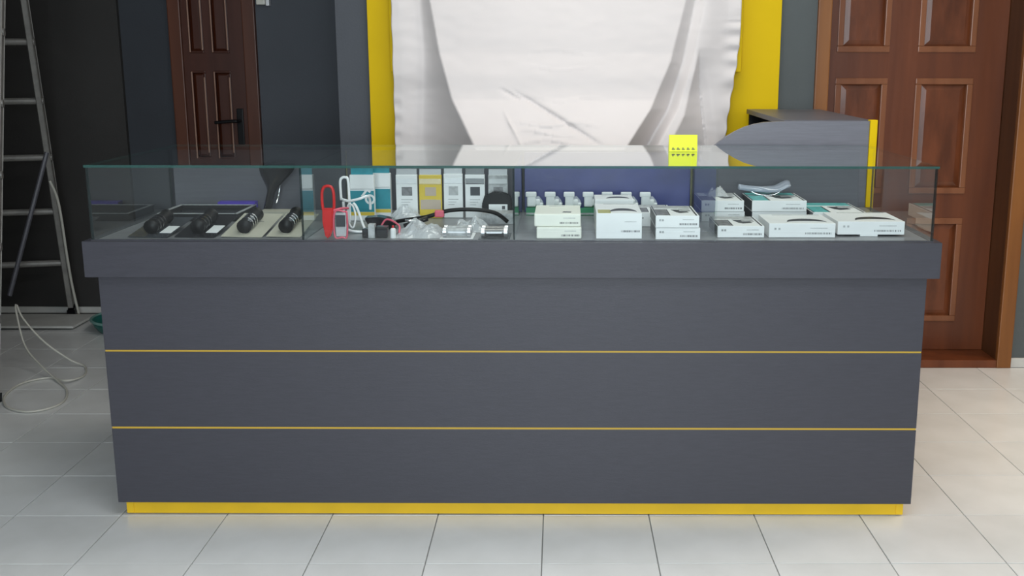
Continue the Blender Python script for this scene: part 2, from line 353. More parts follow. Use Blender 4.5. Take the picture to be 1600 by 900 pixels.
def cloth_depth(x, z):
    a, b = curve_x(startL, z), curve_x(ridgeL, z); B = 1.2*(b-a)
    a2, b2 = curve_x(ridgeR, z), curve_x(endR, z); a3, b3 = curve_x(ridge3, z), curve_x(end3, z)
    low = smooth(1.45, 1.25, z); mid = B*.50
    if x < a: d = .012*smooth(a-.02, a-.10, x)
    elif x < b: d = B*((x-a)/(b-a))**1.6
    elif x < a2: d = B
    elif x < b2: d = lerp(B, mid*.35, (x-a2)/(b2-a2))
    elif x < a3 or low == 0: d = lerp(mid*.35, mid, smooth(b2, b2+.05, x))*(1 if low else 1-smooth(b2+.05, .85, x))
    else:
        t0 = max(0, min(1, (x-a3)/max(.001, b3-a3))); base = lerp(mid*.35, mid, smooth(b2, b2+.05, a3))
        d = lerp(base*(1-smooth(b2+.05, .85, x)), lerp(base, -.01, t0), low)
        if x > b3: d = lerp(d, .012*smooth(b3, b3+.05, x), low)
    # soft swag creases
    d += seg_crease(x, z, (-.14, 1.275), (-.02, 1.215), .008, -.012)
    d += seg_crease(x, z, (-.09, 1.27), (.33, 1.03), .012, -.024)
    d += seg_crease(x, z, (-.12, 1.19), (-.03, 1.03), .007, .012)
    for (zz, x0, x1, am) in ((1.135, -.11, .33, .010), (1.10, -.09, .22, .010), (1.065, -.07, .30, .009), (1.235, -.05, .36, .003), (1.36, -.05, .34, .003), (1.43, -.1, .35, .002), (1.03, .0, .3, .005)):
        d += seg_crease(x, z+.008*math.sin(x*22+zz*50), (x0, zz), (x1, zz-.012), .009, am)
    # hanging over the box edge, and gathered right hem
    if z < 1.342: d -= .012*smooth(1.342, 1.25, z)
    e = smooth(.80, .88, x); d -= e*.006*(1+math.sin(z*72+2*math.sin(z*13)))*(1 if z < 1.55 else .3)
    e = smooth(-.54, -.585, x)
    if z < 1.25: d -= e*.003*(1+math.sin(z*90))
    d += .004*noise.noise(Vector((x*5, z*5, 0))) + .0016*noise.noise(Vector((x*14, z*30, 3)))
    return d
me = bpy.data.meshes.new('white_cloth'); nx, nz = 300, 230; vs = []; fs = []
for j in range(nz+1):
    z = lerp(.72, 2.35, j/nz)
    xl = -.584+.0015*math.sin(z*40); xr = .845+.052*smooth(1.0, 1.55, z)+(.0025*math.sin(z*70) if z < 1.45 else 0)
    for i in range(nx+1):
        x = lerp(xl, xr, i/nx); dd = cloth_depth(x, z); vs.append((.1645+(x-.1645)*(1-dd/4.7), 1.585-dd, z-.72))
for j in range(nz):
    for i in range(nx):
        k = j*(nx+1)+i; fs.append((k, k+1, k+nx+2, k+nx+1))
ymx = max(v[1] for v in vs); sh = max(0, ymx-1.597)
vs = [(v[0], (v[1]-sh if v[2] > .60 or True else v[1]), v[2]) for v in vs]
ylo = min(v[1] for v in vs)
cx, cyy = .15, 1.56
me.from_pydata([(v[0]-cx, v[1]-cyy, v[2]) for v in vs], [], fs); me.materials.append(M['cloth'])
for f in me.polygons: f.use_smooth = True
cl = bpy.data.objects.new('white_cloth', me); C.objects.link(cl); cl.location = (cx, cyy, .72)
md = cl.modifiers.new('thick', 'SOLIDIFY'); md.thickness = .0015
tag(cl, 'wrinkled white satin cloth hung over the yellow board behind the counter', 'cloth')

# ================================================================== DISPLAY COUNTER
HW = 1.2312
ct = thing('display_counter', (0, .38, 0), 'long charcoal display counter with yellow lines and a glass showcase on top', 'counter')
bx('plinth', M['yellow'], ct, -HW+.018, HW-.018, .018, .70, .004, .047, bev=.0015)
for x in (-HW+.018, HW-.040):
    o = bx('plinth_end_cap', M['yellow'], ct, x, x+.022, .0155, .019, .006, .046, bev=.0008)
for (a, b) in ((.047, .288), (.2945, .532), (.5375, .765)):
    bx('front_panel', M['laminate'], ct, -HW, HW, 0, .018, a, b, bev=.0012)
for z in (.2875, .5315):
    bx('yellow_line', M['yellow_line'], ct, -HW+.001, HW-.001, .0025, .019, z, z+.0068)
for (a, b) in ((-HW, -HW+.018), (HW-.018, HW)): bx('side_panel', M['laminate'], ct, a, b, .018, .74, .047, .765)
bx('back_carcass', M['laminate'], ct, -HW+.018, HW-.018, .70, .718, .047, .765)
co = MB(); co.box(-1.262, 1.262, -.020, .002, .765, .872, bev=.0012); co.build('collar_front', M['laminate'], ct)
for (a, b) in ((-1.262, -1.242), (1.242, 1.262)): bx('collar_side', M['laminate'], ct, a, b, .002, .757, .765, .872)
bx('case_floor', M['case_floor'], ct, -1.242, 1.242, .002, .757, .765, .8715)
bx('case_front_rail', M['laminate_pale'], ct, -1.242, 1.242, .0, .012, .8716, .8745)
bx('case_back_panel', M['laminate_pale'], ct, -1.225, 1.190, .664, .676, .8716, 1.082)
for x in (-.616, .006, .600): bx('back_panel_edge', M['back_edge'], ct, x-.003, x+.003, .660, .6635, .8716, 1.082)
# glass: front panes, sides, dividers, top
def pane(name, m, x0, x1, y0, y1, z0, z1, thin, plain=False):
    g = MB().box(x0, x1, y0, y1, z0, z1)
    o = g.build(name, [m, M['glass_edge'], M['glass_edge_dark']], ct)
    for f in o.data.polygons:
        n = f.normal; ax = max(range(3), key=lambda k: abs(n[k]))
        if ax != thin and not plain: f.material_index = 2 if thin == 0 or thin == 1 else 1
    return o
for (a, b) in ((-1.240, -.6175), (-.6145, .0045), (.0075, 1.240)):
    pane('front_glass', M['glass'], a, b, -.002, .004, .8745, 1.0865, 1)
for x in (-1.240, 1.234): pane('side_glass', M['glass'], x, x+.006, .005, .662, .8716, 1.0865, 0)
for x in (-.616, .006, .600): pane('divider_glass', M['glass'], x-.003, x+.003, .006, .655, .8716, 1.086, 0, plain=(x == .600))
pane('top_glass', M['glass_top'], -1.243, 1.243, -.006, .755, 1.087, 1.0945, 2)

# ---- yellow tent sign on the glass
s = thing('tent_sign', (.549, .49, 1.0948), 'small fluorescent yellow folded sign standing on the glass top', 'sign')
p = MB(); p.obox((.549, .481, 1.1225), (1, 0, 0), (0, .98, -.17), (0, .17, .98), .094, .0012, .056); p.build('sign_face', M['sign'], s)
p = MB(); p.obox((.549, .498, 1.1225), (1, 0, 0), (0, .98, .20), (0, -.20, .98), .094, .0012, .056); p.build('sign_back', M['sign'], s)
p = MB()
for k, wd in enumerate((.010, .011, .009, .010, .010)):
    xx = .516+k*.0165; p.obox((xx, .4755, 1.1035), (1, 0, 0), (0, .98, -.17), (0, .17, .98), wd, .0012, .0028); p.obox((xx-.001, .4762, 1.1075), (1, 0, 0), (0, .98, -.17), (0, .17, .98), wd*.5, .0012, .0022)
p.build('sign_lettering', M['ink'], s)

# ================================================================== SIDE UNIT behind the counter
u = thing('side_desk', (1.05, 1.2, 0), 'grey side desk with a round-cornered front board and a yellow edge, right of the cloth', 'desk')
pts = [(1.247, 0), (1.247, 1.180)]
for x, z in ((.98, 1.180), (.92, 1.178), (.87, 1.175), (.836, 1.169), (.80, 1.158), (.768, 1.143), (.735, 1.124), (.71, 1.106), (.690, 1.089), (.672, 1.065), (.660, 1.03), (.655, .98)): pts.append((x, z))
pts.append((.655, 0))
MB().prism(pts, 'y', .775, .800).build('front_board', M['desk'], u)
bx('yellow_edge', M['yellow_board'], u, 1.248, 1.274, .768, .802, 0, 1.184, bev=.001)
bx('desk_top', M['laminate_pale'], u, .945, 1.262, .801, 1.64, 1.163, 1.182, bev=.001)
bx('desk_side', M['laminate'], u, 1.244, 1.262, .803, 1.64, 0, 1.162)
bx('desk_back', M['groove_dark'], u, .955, 1.243, 1.62, 1.638, 0, 1.162)
bx('desk_shelf', M['groove_dark'], u, .955, 1.243, .803, 1.615, .76, .778)
bx('desk_shelf', M['groove_dark'], u, .955, 1.243, .803, 1.615, .08, .098)
bx('desk_divider', M['groove_dark'], u, 1.05, 1.065, .803, 1.615, .78, 1.16)

# ================================================================== GOODS, bays three and four: cartons
def carton(name, label, x0, x1, y, depth, z0, h, style, m='white_card', group=None, rot=0):
    t = thing(name, ((x0+x1)/2, y+depth/2, z0), label, 'box', group)
    x0 += .0004; x1 -= .0004; wd = x1-x0; z1 = z0+h
    bx('carton_body', M[m], t, x0, x1, y, y+depth, z0+.0002, z1, bev=.0012 if style != 'round' else .004)
    e = .0005
    if style in ('photo', 'teal'):      # left flank and part of the lid printed, die-cut dark window
        pm = M['grey_print'] if style == 'photo' else M['teal_print']
        bx('side_print', M['grey_print'] if style == 'photo' else M['dark_print'], t, x0-e, x0, y+.006, y+depth-.004, z0+.003, z1-.002)
        bx('lid_print', pm, t, x0+.005, x0+wd*.31, y+.010, y+depth*.62, z1, z1+e)
        bx('lid_print', M['mid_print'] if style == 'photo' else pm, t, x0+.005, x1-.012, y+depth*.70, y+depth-.004, z1, z1+e)
        bx('lid_border', M['dark_print'], t, x1-.010, x1-.005, y+.006, y+depth-.004, z1, z1+e)
        bx('lid_border', M['dark_print'], t, x0+wd*.315, x0+wd*.345, y+.010, y+depth*.62, z1, z1+e)
        bx('lid_border', M['dark_print'], t, x0+.001, x0+.0045, y+.004, y+depth-.004, z1, z1+e)
        q = MB(); cx0 = x0+wd*.46; yy = y+depth*.26
        q.prism([(cx0-.004, yy+.075), (cx0+.008, yy+.018), (cx0+wd*.14, yy), (cx0+wd*.36, yy+.016), (cx0+wd*.28, yy+.07)], 'z', z1, z1+e)
        q.build('die_cut_window', M['dark_print'], t)
        bx('lid_flap_shade', M['mid_print'], t, x0+wd*.62, x1-.016, y+depth*.44, y+depth*.64, z1+e, z1+2*e)
    if style == 'arc' or style == 'arc_olive':
        q = MB(); cx0 = x0+wd*.60; yy = y+.030; rx = wd*.30; ry = depth*.36
        arc = [(cx0+rx*math.cos(a), yy+ry*math.sin(a)) for a in [math.pi*k/14 for k in range(15)]]
        arc += [(cx0+rx*.97*math.cos(a), yy+ry*.35*math.sin(a)) for a in [math.pi*(14-k)/14 for k in range(1, 14)]]
        q.prism(arc, 'z', z1, z1+e); q.build('die_cut_window', M['dark_print'], t)
        if style == 'arc_olive': bx('lid_print', M['olive_print'], t, x0+.006, x0+wd*.32, y+.004, y+.075, z1, z1+e)
        bx('lid_border', M['mid_print'], t, x0+wd*.2, x1-.012, y+depth-.016, y+depth-.010, z1, z1+e)
    if style == 'round':
        q = MB(); cx0 = x0+wd*.70
        q.prism([(cx0-.014, y+.035), (cx0+.012, y+.032), (cx0+.014, y+.05), (cx0-.010, y+.055)], 'z', z1, z1+e); q.build('lid_notch', M['dark_print'], t)
        bx('lid_print', M['mid_print'], t, x0+wd*.3, x0+wd*.65, y+depth-.03, y+depth-.024, z1, z1+e)
    # front lettering and bar code
    q = MB(); zc = z0+h*.30; sx = x0+wd*.55
    for k in range(17):
        ww = random.choice((.0010, .0016, .0022)); q.box(sx+k*wd*.024, sx+k*wd*.024+ww, y-e, y, zc-.0028, zc+.0028)
    q.build('barcode', M['ink'], t)
    q = MB(); q.box(x0+wd*.62, x0+wd*.88, y-e, y, z0+h*.66, z0+h*.66+.0014); q.build('lettering', M['mid_print'], t)
    if style in ('photo', 'arc'):
        q = MB()
        for k in range(2): q.box(x0+wd*(.08+.06*k), x0+wd*(.08+.06*k)+.006, y-e, y, z0+h*.55, z0+h*.55+.006)
        q.build('symbols', M['mid_print'], t)
    return t
FZ = .8722
carton('product_box', 'cream rounded box at the front left of the third bay, under its twin', .071, .206, .042, .20, FZ, .035, 'round', 'cream_card')
carton('product_box', 'cream rounded box lying on top of its twin at left of the third bay', .064, .204, .050, .20, FZ+.0356, .038, 'round', 'cream_card')
carton('product_box', 'tall white box with dark arched window and olive patch in the third bay', .249, .386, .044, .216, FZ, .077, 'arc_olive')
carton('product_box', 'tall white box standing behind the white box with the olive patch', .252, .378, .345, .13, FZ, .079, 'arc')
carton('product_box', 'white box with grey print, lower one of the pair right of the tall box', .426, .559, .034, .21, FZ, .035, 'photo')
carton('product_box', 'white box with grey print lying on its pair right of the tall box', .425, .555, .032, .22, FZ+.0356, .036, 'photo')
carton('product_box', 'pale flat box behind the gap between tall white box and grey-print pair', .385, .50, .285, .19, FZ, .045, 'photo')
carton('product_box', 'white box under the grey-print box at back left of the fourth bay', .606, .748, .392, .20, FZ, .034, 'photo')
carton('product_box', 'white box with grey print atop the back left stack of the fourth bay', .604, .744, .388, .21, FZ+.0346, .036, 'photo')
carton('product_box', 'small white box with grey print alone at front left of the fourth bay', .615, .756, .071, .202, FZ, .035, 'photo')
carton('product_box', 'white box under the teal-lidded box at back of the fourth bay', .772, .952, .392, .20, FZ, .034, 'teal')
carton('product_box', 'white box with teal lid print atop the back stack beside grey one', .770, .950, .388, .21, FZ+.0346, .036, 'teal')
carton('product_box', 'wide white box with dark arched window, front middle of the fourth bay', .770, .970, .073, .19, FZ, .043, 'arc')
t8 = carton('product_box', 'wide white box nearest the right end of the case, raised on a tab', .983, 1.186, .100, .20, FZ+.005, .040, 'arc')
bx('folded_tab', M['white_card'], t8, 1.052, 1.105, .0985, .14, FZ+.0001, FZ+.0052)
bx('underside_strip', M['white_card'], t8, .99, 1.18, .20, .29, FZ+.0001, FZ+.005)
carton('product_box', 'flat white box with teal lid print behind the two wide boxes', .958, 1.130, .325, .235, FZ, .041, 'teal')

# navy carton, green tray with white blister packs
tag(MB().box(.014, .590, .610, .655, FZ, 1.079, bev=.002).build('navy_carton', M['navy']), 'large glossy navy blue carton standing at the back of the third bay', 'carton')
tr = thing('green_tray', (.27, .56, FZ), 'long green card tray in front of the navy carton', 'tray')
bx('tray_base', M['green'], tr, .022, .520, .535, .605, FZ, FZ+.003)
bx('tray_front', M['green'], tr, .022, .520, .532, .535, FZ, FZ+.026)
bx('tray_rim', M['mid_print'], tr, .022, .520, .5305, .532, FZ+.003, FZ+.009)
where = ['at the left end of the green tray', 'second from the left in the green tray', 'third from the left in the green tray', 'fourth in the green tray', 'fifth in the green tray', 'third from the right in the green tray', 'second from the right in the green tray']
for k in range(7):
    x = .040+k*.0655
    t = thing('blister_pack', (x, .57, FZ+.003), 'small clear blister pack with white gadget, '+where[k], 'packet', 'blister packs in the green tray')
    bx('backing_card', M['green'], t, x-.016, x+.030, .577, .579, FZ+.0032, FZ+.050)
    g = MB(); g.box(x-.016, x+.014, .557, .576, FZ+.026, FZ+.070, bev=.005); g.box(x-.021, x+.017, .556, .575, FZ+.060, FZ+.077, bev=.004); g.box(x+.012, x+.030, .558, .574, FZ+.030, FZ+.052, bev=.006); g.box(x+.020, x+.040, .560, .572, FZ+.026, FZ+.040, bev=.005); g.build('gadget', M['white_plastic'], t)
    g = MB(); g.prism([(x+.012, FZ+.03), (x+.042, FZ+.035), (x+.036, FZ+.048), (x+.024, FZ+.062), (x+.014, FZ+.060)], 'y', .566, .576); g.build('blister', M['clear_plastic'], t)
# crinkled plastic bags on the back stacks of bay four
def crumple(name, label, cat, cx, cy_, z, sx, sy_, hh, seed, m, n=16, poly=None):
    vs = []; fs = []
    for j in range(n+1):
        for i in range(n+1):
            a, b = i/n*2-1, j/n*2-1
            e = max(0, 1-(abs(a)**2.4))*max(0, 1-(abs(b)**2.4))
            zz = hh*(.55*e+.45*e*noise.noise(Vector((a*2.2+seed, b*2.2, seed)))+.30*e*abs(noise.noise(Vector((a*5+seed, b*5, 7)))))
            w_ = 1+.10*noise.noise(Vector((a*2, b*2, seed+5)))
            vs.append((a*sx/2*w_, b*sy_/2*w_, max(.0006, zz)))
    for j in range(n):
        for i in range(n): k = j*(n+1)+i; fs.append((k, k+1, k+n+2, k+n+1))
    me = bpy.data.meshes.new(name); me.from_pydata(vs, [], fs); me.materials.append(m)
    o = bpy.data.objects.new(name, me); C.objects.link(o); o.location = (cx, cy_, z)
    md = o.modifiers.new('s', 'SOLIDIFY'); md.thickness = .0006
    return tag(o, label, cat)
def saddle(label, nose, tail, yc, z0, m, hw=.045):
    t = thing('bicycle_saddle', ((nose+tail)/2, yc, z0), label, 'saddle'); vs = []; fs = []; n, k_ = 20, 12
    for j in range(n+1):
        v = j/n; x = lerp(nose, tail, v); wd = lerp(.010, hw, smooth(.35, .85, v))*(1 if v < .96 else .9)
        zt = z0+.034-.008*math.sin(math.pi*v)+.014*smooth(.7, 1, v)
        for i in range(k_+1):
            a = -1+2*i/k_; vs.append((x, yc+a*wd, zt-.015*abs(a)**3))
    for j in range(n):
        for i in range(k_): q = j*(k_+1)+i; fs.append((q, q+1, q+k_+2, q+k_+1))
    mm = bpy.data.meshes.new('saddle_cover'); mm.from_pydata([(x-t.location.x, y-yc, z-z0) for x, y, z in vs], [], fs); mm.materials.append(m)
    for f in mm.polygons: f.use_smooth = True
    o = bpy.data.objects.new('saddle_cover', mm); C.objects.link(o); o.parent = t; md = o.modifiers.new('s', 'SOLIDIFY'); md.thickness = .004; md.offset = -1
    for sx in (-.012, .012): MB().tube(spline([(lerp(nose, tail, .2), yc+sx*.5, z0+.020), (lerp(nose, tail, .4), yc+sx, z0+.0035), (lerp(nose, tail, .7), yc+sx*1.2, z0+.0035), (lerp(nose, tail, .9), yc+sx*1.5, z0+.026)]), .003, 8).build('rail', M['chrome'], t, smooth=True)
saddle('pale glossy bicycle saddle lying on the teal-lidded box stack', .745, .915, .53, FZ+.0715, M['pale_saddle'])
crumple('plastic_bag', 'small crumpled clear plastic bag on the grey-print box stack', 'bag', .672, .53, FZ+.0715,   .075, .09, .036, 8.4, M['wrap'])

# ================================================================== bay two
def teal_pack(label, x0, x1, y, h, txt=None):
    t = thing('teal_packet', ((x0+x1)/2, y+.012, FZ), label, 'packet', 'teal packets at the back of the second bay')
    bx('packet_body', M['white_card'], t, x0, x1, y, y+.024, FZ, FZ+h, bev=.003)
    bx('teal_front', M['teal'], t, x0+.001, x1-.001, y-.0008, y, FZ+.030, FZ+h-.052)
    bx('yellow_band', M['pack_yellow'], t, x0+.001, x1-.001, y-.0008, y, FZ+.018, FZ+.029)
    bx('hang_tab', M['teal'], t, x0+.004, x1-.004, y+.010, y+.013, FZ+h, FZ+h+.022)
    # folded top flap
    g = MB(); g.prism([(y-.004, FZ+h-.045), (y+.002, FZ+h-.048), (y+.002, FZ+h), (y-.001, FZ+h)], 'x', x0+.002, x1-.002); g.build('top_flap', M['white_plastic'], t)
    if txt:
        for k, ch in enumerate(txt):
            cu = bpy.data.curves.new('lettering', 'FONT'); cu.body = ch; cu.size = .043; cu.extrude = .0004; cu.offset = .0015; cu.align_x = 'CENTER'
            o = bpy.data.objects.new('lettering', cu); C.objects.link(o)
            dg = bpy.context.evaluated_depsgraph_get(); mm = bpy.data.meshes.new_from_object(o.evaluated_get(dg)); bpy.data.objects.remove(o)
            mm.materials.clear(); mm.materials.append(M['white_card'])
            oo = bpy.data.objects.new('lettering', mm); C.objects.link(oo); oo.parent = t
            oo.rotation_euler = (math.pi/2, math.radians(38), 0)
            oo.location = Vector((x0+.040+k*.017, y-.0014, FZ+h-.070-k*.022))-Vector(t.location)
    return t
teal_pack('teal and white packet with white letters TO behind the white bottle cage', -.553, -.473, .400, .152, 'TO')
teal_pack('narrower teal and white packet right of the lettered one', -.495, -.430, .470, .150)
def hang_pack(label, x0, x1, m, wm, y=.47, h=.145, tab=M['clear_plastic'], low=None, tilt=0):
    t = thing('hanging_packet', ((x0+x1)/2, y+.01, FZ), label, 'packet', 'upright packets at the back of the second bay')
    bx('packet_body', m, t, x0+.002, x1-.002, y, y+.014, FZ, FZ+h, bev=.002)
    cxm = (x0+x1)/2; wd = (x1-x0)
    bx('product_window', wm, t, cxm-wd*.22, cxm+wd*.24, y-.0012, y, FZ+h*.52, FZ+h*.72)
    g = MB(); g.prism([(y-.003, FZ+h*.80), (y, FZ+h*.78), (y+.010, FZ+h+.018), (y+.006, FZ+h+.020)], 'x', x0+.004, x1-.004); g.build('folded_plastic_top', tab, t)
    g = MB()
    for k in range(3): g.box(x0+wd*.25, x0+wd*(.75-.1*k), y-.0008, y, FZ+h*(.42-.06*k), FZ+h*(.42-.06*k)+.0018)
    g.build('lettering', M['mid_print'], t)
    if low: bx('lower_print', low, t, x0+.006, x1-.006, y-.001, y, FZ+.03, FZ+.062)
    return t
hang_pack('white upright packet, leftmost of the row, with small grey window', -.414, -.338, M['white_card'], M['grey_print'])
hang_pack('yellow upright packet with brown picture in the back row', -.336, -.256, M['pack_yellow'], M['skin_print'], low=M['skin_print'], y=.465)
hang_pack('white upright packet right of the yellow one with pale grey print', -.254, -.186, M['white_card'], M['mid_print'], h=.148)
hang_pack('bright white upright packet with black framed picture', -.182, -.112, M['white_card'], M['dark_print'], h=.146, tab=M['smoke'])
hang_pack('pale upright packet at right end, behind the black gloves', -.106, -.036, M['mid_print'], M['grey_print'], h=.142, y=.49)
# picture detail of the yellow packet
# black gadget with white tag
t = thing('folded_gloves', (-.07, .42, FZ), 'black folded fabric item with a white tag in front of the pale packet', 'gloves')
g = MB(); g.prism([(-.118, FZ), (-.122, FZ+.05), (-.112, FZ+.082), (-.10, FZ+.078), (-.085, FZ+.094), (-.060, FZ+.092), (-.045, FZ+.083), (-.030, FZ+.086), (-.020, FZ+.06), (-.026, FZ)], 'y', .43, .462)
bmesh.ops.bevel(g.b, geom=g.b.edges[:], offset=.004, segments=2, affect='EDGES'); g.build('fabric_body', M['black'], t)
bx('white_tag', M['white_card'], t, -.098, -.036, .4265, .4292, FZ+.030, FZ+.052)
bx('tag_mark', M['ink'], t, -.054, -.044, .4256, .4264, FZ+.036, FZ+.047)
# grey box below gloves
tag(MB().prism([(-.125, FZ), (-.115, FZ+.034), (-.015, FZ+.034), (-.008, FZ)], 'y', .335, .415).build('grey_pouch', M['mid_print']), 'flat grey pouch lying in front of the black folded item', 'pouch')

# red bottle cage
def loop(pts, r, name, m, t, n=8, closed=True): return MB().tube(spline(pts, 6, closed), r, n, closed).build(name, m, t, smooth=True)
t = thing('bottle_cage', (-.55, .07, FZ), 'red plastic bottle cage standing on end at left of the second bay', 'bottle cage')
loop([(-.566, .06, FZ+.085), (-.568, .06, FZ+.13), (-.562, .06, FZ+.150), (-.549, .06, FZ+.155), (-.538, .06, FZ+.150), (-.533, .06, FZ+.13), (-.535, .06, FZ+.085), (-.55, .06, FZ+.078)], .0045, 'upper_loop', M['red'], t)
g = MB(); g.prism([(-.560, FZ), (-.548, FZ), (-.536, FZ+.03), (-.533, FZ+.09), (-.566, FZ+.09), (-.568, FZ+.05)], 'y', .045, .064)
bmesh.ops.bevel(g.b, geom=g.b.edges[:], offset=.004, segments=2, affect='EDGES'); g.build('cage_body', M['red'], t)
loop([(-.535, .052, FZ+.082), (-.515, .07, FZ+.086), (-.500, .10, FZ+.083)], .004, 'side_arm', M['pink'], t, closed=False)
# pink framed pack
t = thing('framed_packet', (-.515, .06, FZ), 'small clear packet with a pink frame beside the red bottle cage', 'packet')
loop([(-.531, .045, FZ+.006), (-.529, .045, FZ+.078), (-.500, .045, FZ+.080), (-.493, .045, FZ+.074), (-.495, .045, FZ+.006), (-.51, .045, FZ+.0035)], .0028, 'pink_frame', M['pink'], t)
bx('dark_insert', M['dark_print'], t, -.527, -.499, .0455, .0475, FZ+.035, FZ+.07)
bx('clear_backing', M['clear_plastic'], t, -.528, -.497, .0480, .0500, FZ+.006, FZ+.077)
# white bottle cage
t = thing('bottle_cage', (-.49, .17, FZ), 'white tubular bottle cage standing in front of the teal packets', 'bottle cage')
W0 = M['white_plastic']
loop([(-.532, .16, FZ+.10), (-.533, .16, FZ+.155), (-.527, .16, FZ+.168), (-.517, .16, FZ+.170), (-.509, .16, FZ+.162), (-.507, .16, FZ+.10), (-.507, .16, FZ+.03)], .0042, 'tall_loop', W0, t, closed=False)
loop([(-.532, .16, FZ+.104), (-.505, .14, FZ+.100), (-.47, .13, FZ+.108), (-.448, .14, FZ+.115), (-.444, .16, FZ+.10), (-.445, .17, FZ+.07)], .0042, 'side_arm', W0, t, closed=False)
loop([(-.526, .16, FZ+.096), (-.524, .16, FZ+.03), (-.515, .15, FZ+.012), (-.490, .14, FZ+.006), (-.462, .15, FZ+.006), (-.47, .16, FZ+.03), (-.487, .17, FZ+.075), (-.498, .17, FZ+.09)], .0042, 'lower_loop', W0, t, closed=False)
loop([(-.510, .15, FZ+.085), (-.508, .15, FZ+.03), (-.495, .145, FZ+.018), (-.488, .15, FZ+.05), (-.496, .155, FZ+.082)], .003, 'inner_loop', W0, t)
# dark tail light / bits on the floor of bay two
def lump(name, label, cat, m, pts, y0, y1, bev=.003):
    g = MB(); g.prism(pts, 'y', y0, y1); bmesh.ops.bevel(g.b, geom=g.b.edges[:], offset=bev, segments=2, affect='EDGES'); return tag(g.build(name, m), label, cat)
lump('rear_lamp', 'small black wedge lamp lying in front of the teal packets', 'lamp', M['black_gloss'], [(-.455, FZ), (-.475, FZ+.036), (-.430, FZ+.040), (-.385, FZ+.030), (-.375, FZ)], .215, .27)
t = thing('clamp_bracket', (-.40, .07, FZ), 'grey and black clamp bracket at front of the second bay', 'bracket')
bx('grey_lug', M['mid_print'], t, -.432, -.412, .045, .075, FZ, FZ+.042, bev=.002)
bx('black_block', M['black_gloss'], t, -.452, -.433, .055, .085, FZ, FZ+.026, bev=.003)
bx('black_block', M['black_gloss'], t, -.411, -.375, .05, .085, FZ, FZ+.034, bev=.004)
t = thing('tape_bottle', (-.355, .05, FZ), 'tiny white bottle beside the clamp bracket', 'bottle')
MB().tube([(-.358, .052, FZ), (-.358, .052, FZ+.026), (-.358, .052, FZ+.030), (-.358, .052, FZ+.031)], [.0085, .0085, .006, .003], 12).build('bottle_body', W0, t, smooth=False)
MB().tube([(-.358, .052, FZ+.031), (-.358, .052, FZ+.038)], .0035, 10).build('cap', M['red'], t)
tag(MB().tube(spline([(-.465, .135, FZ+.005), (-.42, .12, FZ+.005), (-.39, .125, FZ+.045), (-.35, .11, FZ+.030), (-.345, .085, FZ+.012), (-.340, .08, FZ+.0045)]), .003, 8).build('red_strap', M['pink'], smooth=True), 'thin red and pink strap trailing over the clamp bracket', 'strap')
# long black cable lock arching across, with red clip
t = thing('cable_lock', (-.2, .30, FZ), 'black cable lock arched across the second bay with red clip', 'lock')
MB().tube(spline([(-.40, .32, FZ+.008), (-.36, .31, FZ+.016), (-.29, .30, FZ+.028), (-.22, .30, FZ+.048), (-.14, .30, FZ+.052), (-.07, .31, FZ+.040), (-.03, .32, FZ+.010)]), .0065, 10).build('cable', M['black'], t, smooth=True)
bx('red_clip', M['pink'], t, -.262, -.232, .288, .312, FZ+.028, FZ+.050, bev=.004)
g = MB(); g.tube([(-.35, .22, FZ+.010), (-.28, .25, FZ+.030)], .008, 10); g.build('lock_body', M['black_gloss'], t, smooth=True)
MB().tube([(-.345, .215, FZ+.030), (-.305, .23, FZ+.022)], .0045, 8).build('key_barrel', M['chrome'], t, smooth=True)
crumple('plastic_bag', 'large crumpled clear plastic bag at front middle of the second bay', 'bag', -.285, .125, FZ, .15, .16, .055, 1.7, M['wrap'], 20)
crumple('plastic_bag', 'crumpled pale plastic bag behind the silver cylinders', 'bag', -.14, .215, FZ, .12, .12, .050, 5.9, M['wrap'], 18)
crumple('plastic_bag', 'low smoky plastic bag in front of the white leftmost packet', 'bag', -.37, .39, FZ, .13, .10, .055, 2.2, M['clear_plastic'], 14)
def rolls(label, x0, x1, y, body, ring, card):
    t = thing('cylinder_pair', ((x0+x1)/2, y+.05, FZ), label, 'bicycle part')
    bx('backing_card', card, t, x0-.004, x1+.004, y-.01, y+.10, FZ, FZ+.0015)
    for k in range(2):
        yy = y+.014+k*.042; r = .0125; zc = FZ+.0046+r+k*.001
        MB().tube([(x0+.012, yy, zc), (x1-.012, yy, zc)], r, 16).build('cylinder', body, t, smooth=False)
        for xx in (x0+.004, x1-.014): MB().tube([(xx, yy, zc), (xx+.010, yy, zc)], r+.0025, 16).build('end_ring', ring, t)
        g = MB(); g.box(x0+.02, x1-.02, yy-r-.0006, yy-r+.002, zc-.001, zc+.004); g.build('highlight_strip', ring, t)
    return t
rolls('pair of silver cylinders on a white card at the front of the second bay', -.213, -.122, .045, M['mid_print'], M['satin'], M['white_card'])
rolls('pair of black cylinders with chrome ends beside the silver pair', -.098, -.012, .040, M['black_gloss'], M['satin'], M['smoke'])

